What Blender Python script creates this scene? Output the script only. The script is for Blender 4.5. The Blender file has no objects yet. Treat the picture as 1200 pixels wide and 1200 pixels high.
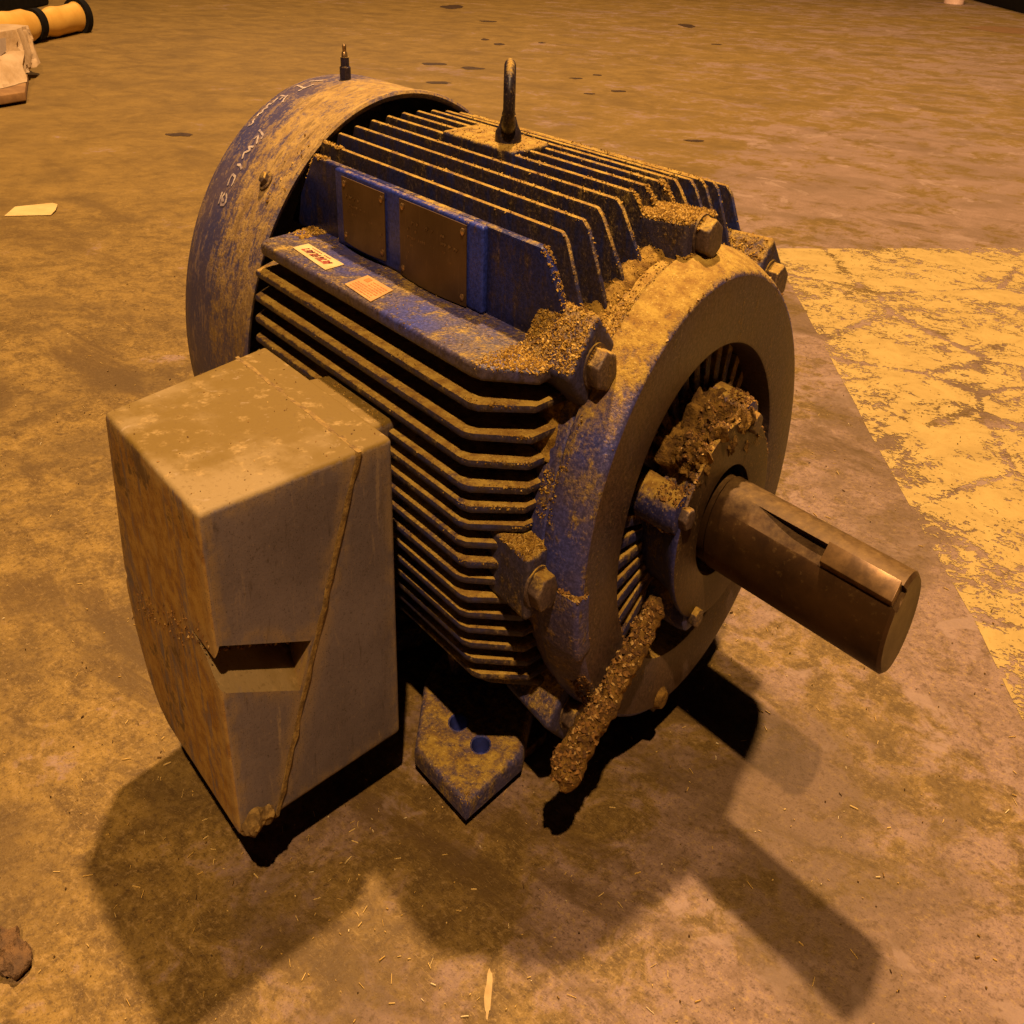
import bpy, bmesh, math, random
from mathutils import Vector, Matrix, noise
from mathutils.bvhtree import BVHTree

R = math.radians
random.seed(7)
scene = bpy.context.scene
COL = scene.collection

# ------------------------------------------------------------------ proportions
# The photograph is a 4:3 frame squeezed to a square, so everything in it is narrower
# along one horizontal direction.  Things are laid out in plain metres and every vertex
# is then given those narrower proportions in world space (about the world origin).
PHI = 0.80
SX = Vector((math.cos(PHI), math.sin(PHI), 0.0))
def S(v):
    v = Vector(v)
    return v - SX * (0.25 * v.dot(SX))

# ------------------------------------------------------------------ camera
cam_d = bpy.data.cameras.new('camera')
cam = bpy.data.objects.new('camera', cam_d)
COL.objects.link(cam)
cam.location = (0.656326, -0.728297, 0.737802)
cam.rotation_euler = (1.0523457, -0.0303829, 0.8035869)
cam_d.sensor_width = 36.0
cam_d.lens = 36.0 * 1236.686 / 1200.0
cam_d.clip_start = 0.02
cam_d.clip_end = 200.0
scene.camera = cam

# ------------------------------------------------------------------ world, lamps, exposure
w = bpy.data.worlds.new('World')
scene.world = w
w.use_nodes = True
bg = w.node_tree.nodes['Background']
bg.inputs['Color'].default_value = (0.55, 0.42, 0.50, 1)
bg.inputs['Strength'].default_value = 0.004

def lamp(name, pos, power, radius, color):
    d = bpy.data.lights.new(name, 'POINT')
    d.energy = power; d.shadow_soft_size = radius; d.color = color
    o = bpy.data.objects.new(name, d)
    COL.objects.link(o)
    o.location = S(pos)
    return o
SODIUM = (1.0, 0.63, 0.33)
lamp('hall_lamp', (0.25 + 0.345 * 7.5, -0.365 * 7.5, 7.5), 2300, 0.08, SODIUM)
lamp('hall_lamp', (0.10 - 0.195 * 7.5, 0.25 * 7.5, 7.5), 3800, 0.14, SODIUM)
def far_floor_fill(pos, power, cone):  # added fill spots that brighten the far floor, cones kept off the motor
    d = bpy.data.lights.new('far_floor_fill', 'SPOT'); d.energy = power; d.shadow_soft_size = .2; d.color = SODIUM
    d.spot_size = R(cone); d.spot_blend = .75
    o = bpy.data.objects.new('far_floor_fill', d); COL.objects.link(o); o.location = S(pos)
far_floor_fill((-9.0, 5.5, 7.5), 1500, 112)
far_floor_fill((-1.5, 11.5, 7.5), 1000, 112)
vs = scene.view_settings
vs.view_transform = 'Standard'; vs.look = 'None'; vs.gamma = 1.0; vs.exposure = 0.24
vs.use_curve_mapping = False

# ------------------------------------------------------------------ node helpers
class NT:
    def __init__(s, name):
        s.m = bpy.data.materials.new(name); s.m.use_nodes = True
        s.t = s.m.node_tree; s.t.nodes.clear()
        s.out = s.n('ShaderNodeOutputMaterial')
    def n(s, typ, **kw):
        nd = s.t.nodes.new(typ)
        for k, v in kw.items(): setattr(nd, k, v)
        return nd
    def l(s, a, b): s.t.links.new(a, b)
    def put(s, sock, v):
        if isinstance(v, bpy.types.NodeSocket): s.l(v, sock)
        elif v is not None:
            sock.default_value = v if not (isinstance(v, tuple) and len(v) == 3 and sock.type == 'RGBA') else (*v, 1)
    def pos(s): return s.n('ShaderNodeNewGeometry').outputs['Position']
    def nz(s):
        x = s.n('ShaderNodeSeparateXYZ'); s.l(s.n('ShaderNodeNewGeometry').outputs['Normal'], x.inputs[0]); return x.outputs[2]
    def noise(s, scale, detail=5, rough=0.6, vec=None, dist=0.0):
        nd = s.n('ShaderNodeTexNoise'); nd.inputs['Scale'].default_value = scale
        nd.inputs['Detail'].default_value = detail; nd.inputs['Roughness'].default_value = rough
        nd.inputs['Distortion'].default_value = dist
        s.l(vec if vec is not None else s.pos(), nd.inputs['Vector']); return nd.outputs['Fac']
    def voro(s, scale, vec=None, feat='F1'):
        nd = s.n('ShaderNodeTexVoronoi', feature=feat); nd.inputs['Scale'].default_value = scale
        s.l(vec if vec is not None else s.pos(), nd.inputs['Vector']); return nd.outputs['Distance']
    def mapv(s, scale=(1, 1, 1), rot=(0, 0, 0), loc=(0, 0, 0)):
        m = s.n('ShaderNodeMapping'); s.l(s.pos(), m.inputs['Vector'])
        m.inputs['Scale'].default_value = scale; m.inputs['Rotation'].default_value = rot; m.inputs['Location'].default_value = loc
        return m.outputs[0]
    def ma(s, op, a, b=0.0, c=0.0, clamp=False):
        nd = s.n('ShaderNodeMath', operation=op, use_clamp=clamp)
        for i, v in enumerate((a, b, c)): s.put(nd.inputs[i], v)
        return nd.outputs[0]
    def ramp(s, v, lo, hi):
        nd = s.n('ShaderNodeMapRange', interpolation_type='SMOOTHSTEP')
        s.put(nd.inputs[0], v); nd.inputs[1].default_value = lo; nd.inputs[2].default_value = hi
        return nd.outputs[0]
    def mix(s, f, a, b):
        nd = s.n('ShaderNodeMix', data_type='RGBA')
        s.put(nd.inputs[0], f); s.put(nd.inputs[6], a); s.put(nd.inputs[7], b); return nd.outputs[2]
    def bump(s, h, strength, dist, prev=None):
        nd = s.n('ShaderNodeBump'); nd.inputs['Strength'].default_value = strength; nd.inputs['Distance'].default_value = dist
        s.l(h, nd.inputs['Height'])
        if prev is not None: s.l(prev, nd.inputs['Normal'])
        return nd.outputs[0]
    def bsdf(s, col, rough=0.8, metal=0.0, normal=None, spec=0.4):
        b = s.n('ShaderNodeBsdfPrincipled')
        s.put(b.inputs['Base Color'], col); s.put(b.inputs['Roughness'], rough); s.put(b.inputs['Metallic'], metal)
        b.inputs['Specular IOR Level'].default_value = spec
        if normal is not None: s.l(normal, b.inputs['Normal'])
        return b.outputs[0]
    def fin(s, sh): s.l(sh, s.out.inputs['Surface']); return s.m

DUST = (0.43, 0.275, 0.045)
DUST2 = (0.24, 0.125, 0.018)
BLUE = (0.055, 0.085, 0.50)

def mat_paint(name, base=BLUE, base2=(0.05, 0.06, 0.22), dust=0.0, side=0.0, grime=0.3, rough=0.5, seed=0.0, bumpk=1.0, blotch=1.0):
    """enamel under settled sawdust: dust lies on what faces up, patchily"""
    t = NT(name)
    v = t.mapv(loc=(seed, seed * 1.7, seed * .6))
    n1 = t.noise(8, 4, .65, v); n2 = t.noise(70, 4, .72, v); n3 = t.noise(330, 3, .75, v)
    strk = t.noise(34, 4, .7, t.mapv((2.5, 2.5, .3), (0, 0, 0), (seed, 2, 0)), .4)
    up = t.nz()
    a = t.ma('MULTIPLY_ADD', up, 1.25, -0.55 + dust)
    a = t.ma('MAXIMUM', a, side)
    a = t.ma('ADD', a, t.ma('MULTIPLY_ADD', n1, 1.0 * blotch, -0.5 * blotch))
    a = t.ma('ADD', a, t.ma('MULTIPLY_ADD', n2, 1.1, -0.55))
    a = t.ma('ADD', a, t.ma('MULTIPLY_ADD', n3, 0.9, -0.45))
    a = t.ma('ADD', a, t.ma('MULTIPLY_ADD', strk, 0.8, -0.4))
    df = t.ramp(a, 0.0, 0.66)
    c0 = t.mix(t.ramp(n1, .35, .65), base, base2)
    g = t.ramp(t.ma('ADD', t.ma('MULTIPLY', strk, .5), t.ma('MULTIPLY', n2, .5)), .62 - grime * .3, .72 - grime * .2)
    c0 = t.mix(t.ma('MULTIPLY', g, .8), c0, (0.055, 0.034, 0.022))
    c0 = t.mix(t.ma('MULTIPLY', t.ramp(t.ma('ADD', t.ma('MULTIPLY', strk, .6), t.ma('MULTIPLY', n3, .4)), .56, .68), .45), c0, (0.22, 0.145, 0.075))
    dc = t.mix(t.ramp(n2, .32, .68), DUST2, DUST)
    dc = t.mix(t.ramp(n3, .60, .70), dc, (0.56, 0.39, 0.10))
    dc = t.mix(t.ma('MULTIPLY', t.ramp(n3, .42, .30), .7), dc, (0.075, 0.040, 0.010))
    spk = t.ramp(t.noise(560, 1, .6, v), .66, .72)
    c0 = t.mix(t.ma('MULTIPLY', t.ma('MULTIPLY', spk, t.ramp(n1, .48, .62)), .55), c0, (0.34, 0.24, 0.11))
    gr = t.n('ShaderNodeMix', data_type='RGBA', blend_type='MULTIPLY'); gr.inputs[0].default_value = .75
    t.l(c0, gr.inputs[6]); t.l(t.mix(t.ramp(n3, .36, .64), (0.35, 0.33, 0.33), (1.0, 1.0, 1.0)), gr.inputs[7])
    col = t.mix(df, gr.outputs[2], dc)
    r = t.ma('MULTIPLY_ADD', df, .9 - rough, rough)
    h = t.ma('ADD', t.ma('MULTIPLY', n2, .5), t.ma('MULTIPLY', n3, t.ma('MULTIPLY_ADD', df, .9, .25)))
    return t.fin(t.bsdf(col, r, 0, t.bump(h, .6 * bumpk, .0025), .35))

def mat_plain(name, col, col2, scale=40, rough=.7, metal=0, bump=.3, dist=.002, spec=.4):
    t = NT(name); n = t.noise(scale, 6, .65)
    c = t.mix(t.ramp(n, .35, .65), col, col2)
    return t.fin(t.bsdf(c, rough, metal, t.bump(t.noise(scale * 4, 4), bump, dist), spec))

def mat_crumb(name, a, b, c):
    t = NT(name)
    g = t.n('ShaderNodeNewGeometry').outputs['Random Per Island']
    col = t.mix(t.ramp(g, .2, .7), a, b); col = t.mix(t.ramp(g, .86, .95), col, c)
    return t.fin(t.bsdf(col, .9, 0, None, .2))

def mat_floor():
    t = NT('concrete')
    n0 = t.noise(1.1, 4, .6); n1 = t.noise(5.5, 6, .68, None, .6); n2 = t.noise(30, 6, .72, None, .6); n3 = t.noise(150, 4, .7); n4 = t.noise(520, 2, .7)
    sep = t.n('ShaderNodeSeparateXYZ'); t.l(t.pos(), sep.inputs[0])
    x, y = sep.outputs[0], sep.outputs[1]
    rr = t.ma('SQRT', t.ma('ADD', .5, t.ma('ADD', t.ma('MULTIPLY', x, x), t.ma('MULTIPLY', y, y))))
    g = t.ma('MULTIPLY_ADD', t.ma('DIVIDE', t.ma('ADD', x, y), rr), .42, -.06)
    g = t.ma('SUBTRACT', g, t.ma('MULTIPLY', t.ramp(rr, 1.6, 5.0), .16))
    f = t.ma('ADD', t.ma('MULTIPLY_ADD', n1, 1.9, -.95), t.ma('MULTIPLY_ADD', n2, 1.0, -.5))
    f = t.ma('ADD', f, t.ma('MULTIPLY_ADD', n0, 1.2, -.6))
    bare = t.ramp(t.ma('ADD', f, g), -.10, .16)
    near = t.ramp(rr, 3.2, 1.0); nr = t.ma('MULTIPLY_ADD', near, .8, .2)
    n2f = t.ma('ADD', t.ma('MULTIPLY', t.ma('SUBTRACT', n2, .5), nr), t.ma('MULTIPLY_ADD', n1, .35, .33))
    c_d = t.mix(t.ramp(n2f, .34, .66), (0.1080, 0.0621, 0.0120), (0.2480, 0.1513, 0.0300))
    c_b = t.mix(t.ramp(n2f, .34, .66), (0.1520, 0.0916, 0.0490), (0.2440, 0.1552, 0.1080))
    c = t.mix(bare, c_d, c_b)
    c = t.mix(t.ma('MULTIPLY', t.ramp(n3, .52, .68), t.ma('MULTIPLY', nr, .55)), c, (0.3440, 0.2212, 0.0750))
    c = t.mix(t.ma('MULTIPLY', t.ramp(n3, .48, .34), t.ma('MULTIPLY', nr, .6)), c, (0.0600, 0.0318, 0.0090))
    c = t.mix(t.ma('MULTIPLY', t.ramp(n4, .60, .72), t.ma('MULTIPLY', nr, .4)), c, (0.4480, 0.3104, 0.1300))
    c = t.mix(t.ma('MULTIPLY', t.ramp(n4, .45, .30), t.ma('MULTIPLY', nr, .6)), c, (0.0320, 0.0178, 0.0070))
    # old stains and tyre marks
    st = t.ramp(t.noise(2.3, 6, .66, t.mapv((1, 2.6, 1), (0, 0, .95), (3, 1, 0)), .8), .53, .66)
    c = t.mix(t.ma('MULTIPLY', t.ma('MULTIPLY', st, t.ma('MULTIPLY_ADD', near, .6, .4)), t.ma('MULTIPLY_ADD', n2, 1.5, .0)), c, (0.0800, 0.0435, 0.0100))
    pk = t.ramp(t.noise(8, 5, .66, t.mapv((1, 1, 1), (0, 0, 0), (9, 4, 0)), 1.0), .58, .63)
    c = t.mix(t.ma('MULTIPLY', pk, t.ma('MULTIPLY', bare, .7)), c, (0.2760, 0.1847, 0.1300))
    sc = t.noise(60, 3, .6, t.mapv((1, 7, 1), (0, 0, .5), (0, 0, 0)), 2.2)
    c = t.mix(t.ma('MULTIPLY', t.ramp(sc, .62, .68), t.ma('MULTIPLY', nr, .45)), c, (0.3680, 0.2406, 0.0750))
    big = t.ramp(t.noise(3.1, 5, .7, t.mapv((1, 1, 1), (0, 0, 0), (5, 7, 0)), .4), .47, .62)
    c = t.mix(t.ma('MULTIPLY', t.ma('MULTIPLY', big, t.ma('MULTIPLY_ADD', near, .55, .45)), t.ma('MULTIPLY_ADD', n2, 1.0, .05)), c, (0.085, 0.050, 0.014))
    h = t.ma('ADD', t.ma('MULTIPLY', n2, .5), t.ma('ADD', t.ma('MULTIPLY', n3, .35), t.ma('MULTIPLY', n4, .15)))
    r = t.ma('MULTIPLY_ADD', n1, .3, .5)
    return t.fin(t.bsdf(c, r, 0, t.bump(t.ma('MULTIPLY', h, nr), .6, .004), .3))

def mat_yellow():
    t = NT('worn_yellow_paint')
    n0 = t.noise(3.2, 4, .62, t.mapv((1, 1.9, 1), (0, 0, -.55), (4, 2, 0)), .9)
    n1 = t.noise(17, 5, .68, None, .8)
    n2 = t.noise(55, 5, .7, None, 1.2)
    n3 = t.noise(170, 3, .7)
    crk = t.voro(2.6, t.mapv((1, 1, 1), (0, 0, .4), (1.3, .2, 0)), 'DISTANCE_TO_EDGE')
    a = t.ma('ADD', t.ma('MULTIPLY', n0, .62), t.ma('ADD', t.ma('MULTIPLY', n1, .40), t.ma('ADD', t.ma('MULTIPLY', n2, .72), t.ma('MULTIPLY', n3, .34))))
    a = t.ma('SUBTRACT', a, t.ma('MULTIPLY', t.ramp(crk, .030, .0), .12))
    uv = t.n('ShaderNodeAttribute', attribute_name='edge').outputs['Fac']
    a = t.ma('ADD', a, t.ma('MULTIPLY', t.ramp(uv, 0.0, .6), .05))
    keep = t.ramp(a, 1.00, 1.03)
    c = t.mix(t.ramp(n1, .3, .7), (0.33, 0.222, 0.060), (0.42, 0.290, 0.085))
    c = t.mix(t.ma('MULTIPLY', t.ramp(n3, .45, .3), .4), c, (0.30, 0.18, 0.03))
    b = t.bsdf(c, .65, 0, None, .3)
    tr = t.n('ShaderNodeBsdfTransparent').outputs[0]
    m = t.n('ShaderNodeMixShader'); t.l(keep, m.inputs[0]); t.l(tr, m.inputs[1]); t.l(b, m.inputs[2])
    return t.fin(m.outputs[0])

def mat_steel():
    t = NT('oiled_shaft_steel')
    n1 = t.noise(18, 6, .65); n2 = t.noise(120, 5, .7, t.mapv((1, 1, 1))); n3 = t.noise(40, 4, .6, t.mapv((12, 1, 1), (0, 0, 0)))
    c = t.mix(t.ramp(n1, .35, .68), (0.070, 0.034, 0.011), (0.028, 0.013, 0.005))
    c = t.mix(t.ma('MULTIPLY', t.ramp(n2, .58, .72), .3), c, (0.26, 0.16, 0.055))
    r = t.ma('MULTIPLY_ADD', n1, .35, .32)
    up = t.ramp(t.ma('ADD', t.ma('MULTIPLY', t.nz(), .7), t.ma('MULTIPLY_ADD', n2, .7, -.35)), .35, .95)
    c = t.mix(t.ma('MULTIPLY', up, .6), c, (0.26, 0.155, 0.042))
    me = t.ma('MULTIPLY_ADD', up, -.3, .42)
    return t.fin(t.bsdf(c, t.ma('ADD', r, t.ma('MULTIPLY', up, .2)), me, t.bump(t.ma('ADD', n3, n2), .15, .0008), .28))

def mat_box(name, seed, rust):
    t = NT(name)
    v = t.mapv(loc=(seed, 0, 0)); n1 = t.noise(10, 6, .62, v); n2 = t.noise(55, 5, .7, v); n3 = t.noise(240, 4, .7, v)
    strk = t.noise(30, 4, .65, t.mapv((2.2, 2.2, .35), (0, 0, 0), (seed, 1, 0)), .5)
    c = t.mix(t.ramp(n1, .3, .7), (0.185, 0.145, 0.135), (0.125, 0.096, 0.090))
    c = t.mix(t.ma('MULTIPLY', t.ramp(n3, .60, .72), .5), c, (0.28, 0.195, 0.12))
    c = t.mix(t.ma('MULTIPLY', t.ramp(n3, .42, .28), .7), c, (0.06, 0.04, 0.025))
    geo = t.n('ShaderNodeNewGeometry'); sx = t.n('ShaderNodeSeparateXYZ'); t.l(geo.outputs['Normal'], sx.inputs[0])
    sc1 = t.noise(95, 4, .75, t.mapv((1.5, 1.5, .22), (.15, 0, .3), (seed, 5, 2)), .6)
    c = t.mix(t.ma('MULTIPLY', t.ramp(sc1, .58, .72), .45), c, (0.30, 0.215, 0.14))
    c = t.mix(t.ma('MULTIPLY', t.ramp(sc1, .42, .30), .5), c, (0.055, 0.037, 0.026))
    if rust:   # weathered outboard face
        ou = t.ramp(t.ma('MULTIPLY', sx.outputs[1], -1.0), .35, .8)
        a = t.ma('MULTIPLY', ou, t.ramp(t.ma('ADD', t.ma('MULTIPLY', strk, .8), t.ma('MULTIPLY', n2, .35)), .42, .60))
        c = t.mix(a, c, t.mix(t.ramp(n2, .35, .65), (0.25, 0.115, 0.014), (0.42, 0.25, 0.050)))
        a2 = t.ma('MULTIPLY', ou, t.ramp(t.ma('ADD', t.ma('MULTIPLY', n1, .6), t.ma('MULTIPLY', n2, .5)), .60, .66))
        c = t.mix(t.ma('MULTIPLY', a2, .85), c, (0.075, 0.036, 0.012))
    bv = t.n('ShaderNodeBevel', samples=4); bv.inputs['Radius'].default_value = .030
    dt = t.n('ShaderNodeVectorMath', operation='DOT_PRODUCT'); t.l(bv.outputs[0], dt.inputs[0]); t.l(geo.outputs['True Normal'], dt.inputs[1])
    edge = t.ramp(t.ma('SUBTRACT', 1.0, dt.outputs['Value']), .004, .12)
    ew = t.ma('MULTIPLY', edge, t.ramp(t.ma('ADD', t.ma('MULTIPLY', n2, .6), t.ma('MULTIPLY', strk, .5)), .44, .62))
    c = t.mix(t.ma('MULTIPLY', ew, .85), c, (0.34, 0.225, 0.085))
    pit = t.ramp(t.noise(900, 1, .5, v), .36, .30)
    c = t.mix(t.ma('MULTIPLY', pit, .6), c, (0.03, 0.02, 0.012))
    up = t.ramp(t.ma('ADD', sx.outputs[2], t.ma('MULTIPLY_ADD', t.ma('ADD', t.ma('MULTIPLY', n2, .5), t.ma('MULTIPLY', strk, .6)), 1.5, -.82)), .12, .62)
    sy = t.n('ShaderNodeSeparateXYZ'); t.l(t.pos(), sy.inputs[0])
    top = t.mix(t.ramp(t.ma('ADD', n1, t.ma('MULTIPLY_ADD', sy.outputs[1], 2.2, .86)), .40, .62), (0.27, 0.185, 0.070), (0.165, 0.100, 0.014))
    top = t.mix(t.ma('MULTIPLY', t.ramp(n2, .54, .70), .6), top, (0.42, 0.28, 0.10))
    top = t.mix(t.ma('MULTIPLY', t.ramp(n3, .44, .30), .55), top, (0.13, 0.075, 0.016))
    top = t.mix(t.ma('MULTIPLY', t.ramp(t.noise(30, 3, .5, v), .70, .76), .5), top, (0.20, 0.115, 0.045))
    c = t.mix(up, c, top)
    wear = t.ramp(t.ma('ADD', strk, t.ma('MULTIPLY', n3, .25)), .76, .86)
    c = t.mix(t.ma('MULTIPLY', wear, .5), c, (0.36, 0.26, 0.15))
    return t.fin(t.bsdf(c, .72, 0, t.bump(t.ma('ADD', t.ma('MULTIPLY', n2, .6), t.ma('MULTIPLY', n3, .5)), .38, .0018), .35))

def mat_cover():
    t = NT('fan_cover_paint')
    pos = t.pos(); sep = t.n('ShaderNodeSeparateXYZ'); t.l(pos, sep.inputs[0])
    # distance along the shaft in plain metres (undo the proportions)
    d = t.ma('ADD', t.ma('MULTIPLY', sep.outputs[0], SX.x), t.ma('MULTIPLY', sep.outputs[1], SX.y))
    X = t.ma('ADD', sep.outputs[0], t.ma('MULTIPLY', d, SX.x / 3.0))
    n1 = t.noise(7, 6, .65); n2 = t.noise(45, 6, .7); n3 = t.noise(230, 4, .7)
    Yv = t.ma('ADD', sep.outputs[1], t.ma('MULTIPLY', d, SX.y / 3.0))
    ang = t.ma('ARCTAN2', t.ma('SUBTRACT', sep.outputs[2], .2794), Yv)
    cmb = t.n('ShaderNodeCombineXYZ'); t.l(t.ma('MULTIPLY', X, 9.0), cmb.inputs[0]); t.l(t.ma('MULTIPLY', ang, .8), cmb.inputs[1])
    strk = t.noise(7, 5, .75, cmb.outputs[0], .3)
    base = t.mix(t.ramp(n1, .35, .65), (0.046, 0.044, 0.115), (0.095, 0.066, 0.082))
    base = t.mix(t.ma('MULTIPLY', t.ramp(n3, .5, .7), .5), base, (0.20, 0.14, 0.12))
    base = t.mix(t.ma('MULTIPLY', t.ramp(strk, .52, .62), .6), base, (0.28, 0.19, 0.13))
    front = t.ramp(X, -.50, -.45)
    back = t.ramp(X, -.535, -.57)
    up = t.ma('MULTIPLY_ADD', t.nz(), .34, 0.0)
    a = t.ma('ADD', t.ma('MULTIPLY_ADD', front, .42, -.14), up)
    a = t.ma('ADD', a, t.ma('MULTIPLY', back, .18))
    a = t.ma('ADD', a, t.ma('MULTIPLY_ADD', strk, 1.6, -.8))
    a = t.ma('ADD', a, t.ma('MULTIPLY_ADD', n2, .9, -.45))
    a = t.ma('ADD', a, t.ma('MULTIPLY_ADD', n3, 1.1, -.55))
    df = t.ramp(a, .10, .66)
    dc = t.mix(t.ramp(n2, .3, .7), (0.27, 0.16, 0.045), (0.42, 0.27, 0.075))
    dc = t.mix(t.ma('MULTIPLY', t.ramp(t.ma('ADD', strk, t.ma('MULTIPLY', n2, .3)), .68, .78), .7), dc, (0.12, 0.07, 0.03))
    c = t.mix(df, base, dc)
    return t.fin(t.bsdf(c, t.ma('MULTIPLY_ADD', df, .35, .5), 0, t.bump(t.ma('ADD', n2, t.ma('MULTIPLY', n3, df)), .35, .0025), .35))

def mat_brass():
    t = NT('tarnished_nameplate')
    n1 = t.noise(14, 5, .6); n2 = t.noise(90, 4, .7, t.mapv((6, 6, .5)))
    c = t.mix(t.ramp(n1, .35, .65), (0.085, 0.046, 0.016), (0.135, 0.078, 0.030))
    c = t.mix(t.ma('MULTIPLY', t.ramp(n2, .55, .7), .4), c, (0.20, 0.12, 0.05))
    return t.fin(t.bsdf(c, t.ma('MULTIPLY_ADD', n2, .25, .36), .5, t.bump(n2, .08, .0006), .5))

M = {}
M['floor'] = mat_floor()
M['yellow'] = mat_yellow()
M['fin_top'] = mat_paint('blue_enamel_top_fins', (0.022, 0.030, 0.13), (0.025, 0.020, 0.035), 0.10, -.10, .8, .5, 1.0, 1.0, 1.6)
M['fin_side'] = mat_paint('blue_enamel_side_fins', (0.030, 0.034, 0.12), (0.035, 0.025, 0.045), 0.02, -.14, .8, .5, 2.0, 1.0, 2.2)
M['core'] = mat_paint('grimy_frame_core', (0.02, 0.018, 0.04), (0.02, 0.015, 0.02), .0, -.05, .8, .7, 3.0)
M['wall'] = mat_paint('blue_enamel_clean', (0.017, 0.025, 0.15), (0.018, 0.016, 0.042), -.45, -.25, .5, .4, 4.0, .6)
M['panel'] = mat_paint('blue_enamel_panel', (0.030, 0.050, 0.33), (0.028, 0.040, 0.22), -.45, -.25, .2, .4, 4.3, .5)
M['ledge'] = mat_paint('blue_enamel_ledge', (0.055, 0.065, 0.28), (0.095, 0.068, 0.065), -.60, -.2, .55, .45, 4.6, .6)
M['bell'] = mat_paint('end_bell_paint', (0.055, 0.062, 0.26), (0.105, 0.075, 0.095), .20, .02, .3, .55, 5.0, .8, .7)
M['bellface'] = mat_paint('end_bell_face', (0.105, 0.060, 0.032), (0.070, 0.046, 0.050), -.1, -.16, .35, .45, 6.0, .7, 1.3)
M['cap'] = mat_paint('bearing_cap_paint', (0.035, 0.048, 0.27), (0.04, 0.038, 0.13), .1, -.12, .35, .5, 7.0, .6)
M['capface'] = mat_paint('bearing_cap_face', (0.076, 0.040, 0.012), (0.048, 0.026, 0.011), -.1, -.12, .3, .5, 7.7, .5)
M['rib'] = mat_paint('bell_rib_paint', (0.03, 0.036, 0.15), (0.05, 0.035, 0.06), .62, .0, .4, .5, 8.0)
M['lug'] = mat_paint('lug_paint', (0.045, 0.045, 0.14), (0.06, 0.045, 0.06), .10, -.12, .5, .6, 9.0)
M['bolt'] = mat_paint('bolt_steel', (0.13, 0.085, 0.06), (0.09, 0.06, 0.045), .05, .0, .3, .5, 10.0, .5)
M['foot'] = mat_paint('foot_paint', (0.07, 0.068, 0.20), (0.11, 0.08, 0.105), -.30, .12, .3, .6, 11.0)
M['holeblue'] = mat_plain('hole_blue', (0.03, 0.045, 0.24), (0.025, 0.03, 0.14), 60, .6)
M['eye'] = mat_paint('eye_bolt_paint', (0.035, 0.03, 0.07), (0.03, 0.022, 0.03), -.2, -.3, .4, .4, 12.0, .5)
M['cover'] = mat_cover()
M['dark'] = mat_plain('dark_inside', (0.02, 0.016, 0.012), (0.03, 0.022, 0.014), 30, .9)
M['steel'] = mat_steel()
M['key'] = mat_plain('key_steel', (0.19, 0.105, 0.036), (0.09, 0.048, 0.017), 45, .4, .5, .15, .0006)
M['boxcover'] = mat_box('terminal_box_cover', 0.0, True)
M['boxbase'] = mat_box('terminal_box_base', 3.0, False)
M['gasket'] = mat_plain('gasket', (0.30, 0.185, 0.045), (0.13, 0.075, 0.02), 110, .9, 0, .6)
M['brass'] = mat_brass()
M['rivet'] = mat_plain('rivet_brass', (0.5, 0.33, 0.14), (0.34, 0.2, 0.08), 90, .35, .8, .1)
M['print_faint'] = mat_plain('faint_print', (0.24, 0.15, 0.06), (0.16, 0.09, 0.035), 90, .5, .6, .1)
M['chalk'] = mat_plain('chalk', (0.52, 0.42, 0.32), (0.24, 0.18, 0.18), 130, .9, 0, .2)
M['label'] = mat_plain('label_paper', (0.60, 0.45, 0.19), (0.46, 0.32, 0.11), 40, .6, 0, .1)
M['label2'] = mat_plain('label_paper_ochre', (0.46, 0.27, 0.08), (0.38, 0.20, 0.06), 60, .6, 0, .1)
M['red'] = mat_plain('label_red', (0.42, 0.045, 0.025), (0.16, 0.02, 0.03), 50, .6, 0, .1)
M['orange'] = mat_plain('label_orange', (0.58, 0.17, 0.03), (0.5, 0.12, 0.03), 90, .6, 0, .1)
M['caked'] = mat_plain('caked_dirt', (0.27, 0.150, 0.026), (0.085, 0.042, 0.012), 95, .95, 0, .9, .004, .2)
M['dustfill'] = mat_plain('packed_sawdust', (0.36, 0.215, 0.034), (0.15, 0.078, 0.014), 110, .95, 0, .8, .003, .2)
M['crumb'] = mat_crumb('sawdust_crumbs', (0.15, 0.075, 0.012), (0.40, 0.235, 0.036), (0.58, 0.38, 0.10))
M['crumbdark'] = mat_crumb('dark_crumbs', (0.10, 0.05, 0.018), (0.26, 0.13, 0.03), (0.5, 0.32, 0.1))
M['straw'] = mat_crumb('straw_bits', (0.50, 0.31, 0.07), (0.64, 0.44, 0.14), (0.72, 0.58, 0.30))
M['grit'] = mat_crumb('floor_grit', (0.08, 0.045, 0.018), (0.24, 0.14, 0.04), (0.5, 0.36, 0.15))
M['stain'] = mat_plain('oil_stain', (0.03, 0.015, 0.006), (0.06, 0.03, 0.01), 40, .5, 0, .2)
M['stain2'] = mat_plain('old_stain', (0.15, 0.075, 0.025), (0.2, 0.1, 0.03), 20, .6, 0, .2)
M['stain3'] = mat_plain('pale_scrape', (0.46, 0.32, 0.13), (0.36, 0.24, 0.09), 60, .8)
M['paper'] = mat_plain('paper', (0.58, 0.42, 0.16), (0.50, 0.34, 0.12), 12, .7, 0, .1)
M['rollyellow'] = mat_plain('yellow_tarp', (0.66, 0.38, 0.07), (0.58, 0.31, 0.05), 6, .55, 0, .3)
M['black'] = mat_plain('black_rubber', (0.006, 0.005, 0.004), (0.010, 0.008, 0.006), 20, .8, 0, .1, .002, .08)
M['bag'] = mat_plain('paper_sack', (0.46, 0.32, 0.17), (0.36, 0.23, 0.10), 9, .8, 0, .4, .01)
M['sackprint'] = mat_plain('sack_print', (0.26, 0.19, 0.13), (0.34, 0.25, 0.16), 14, .8)
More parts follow.
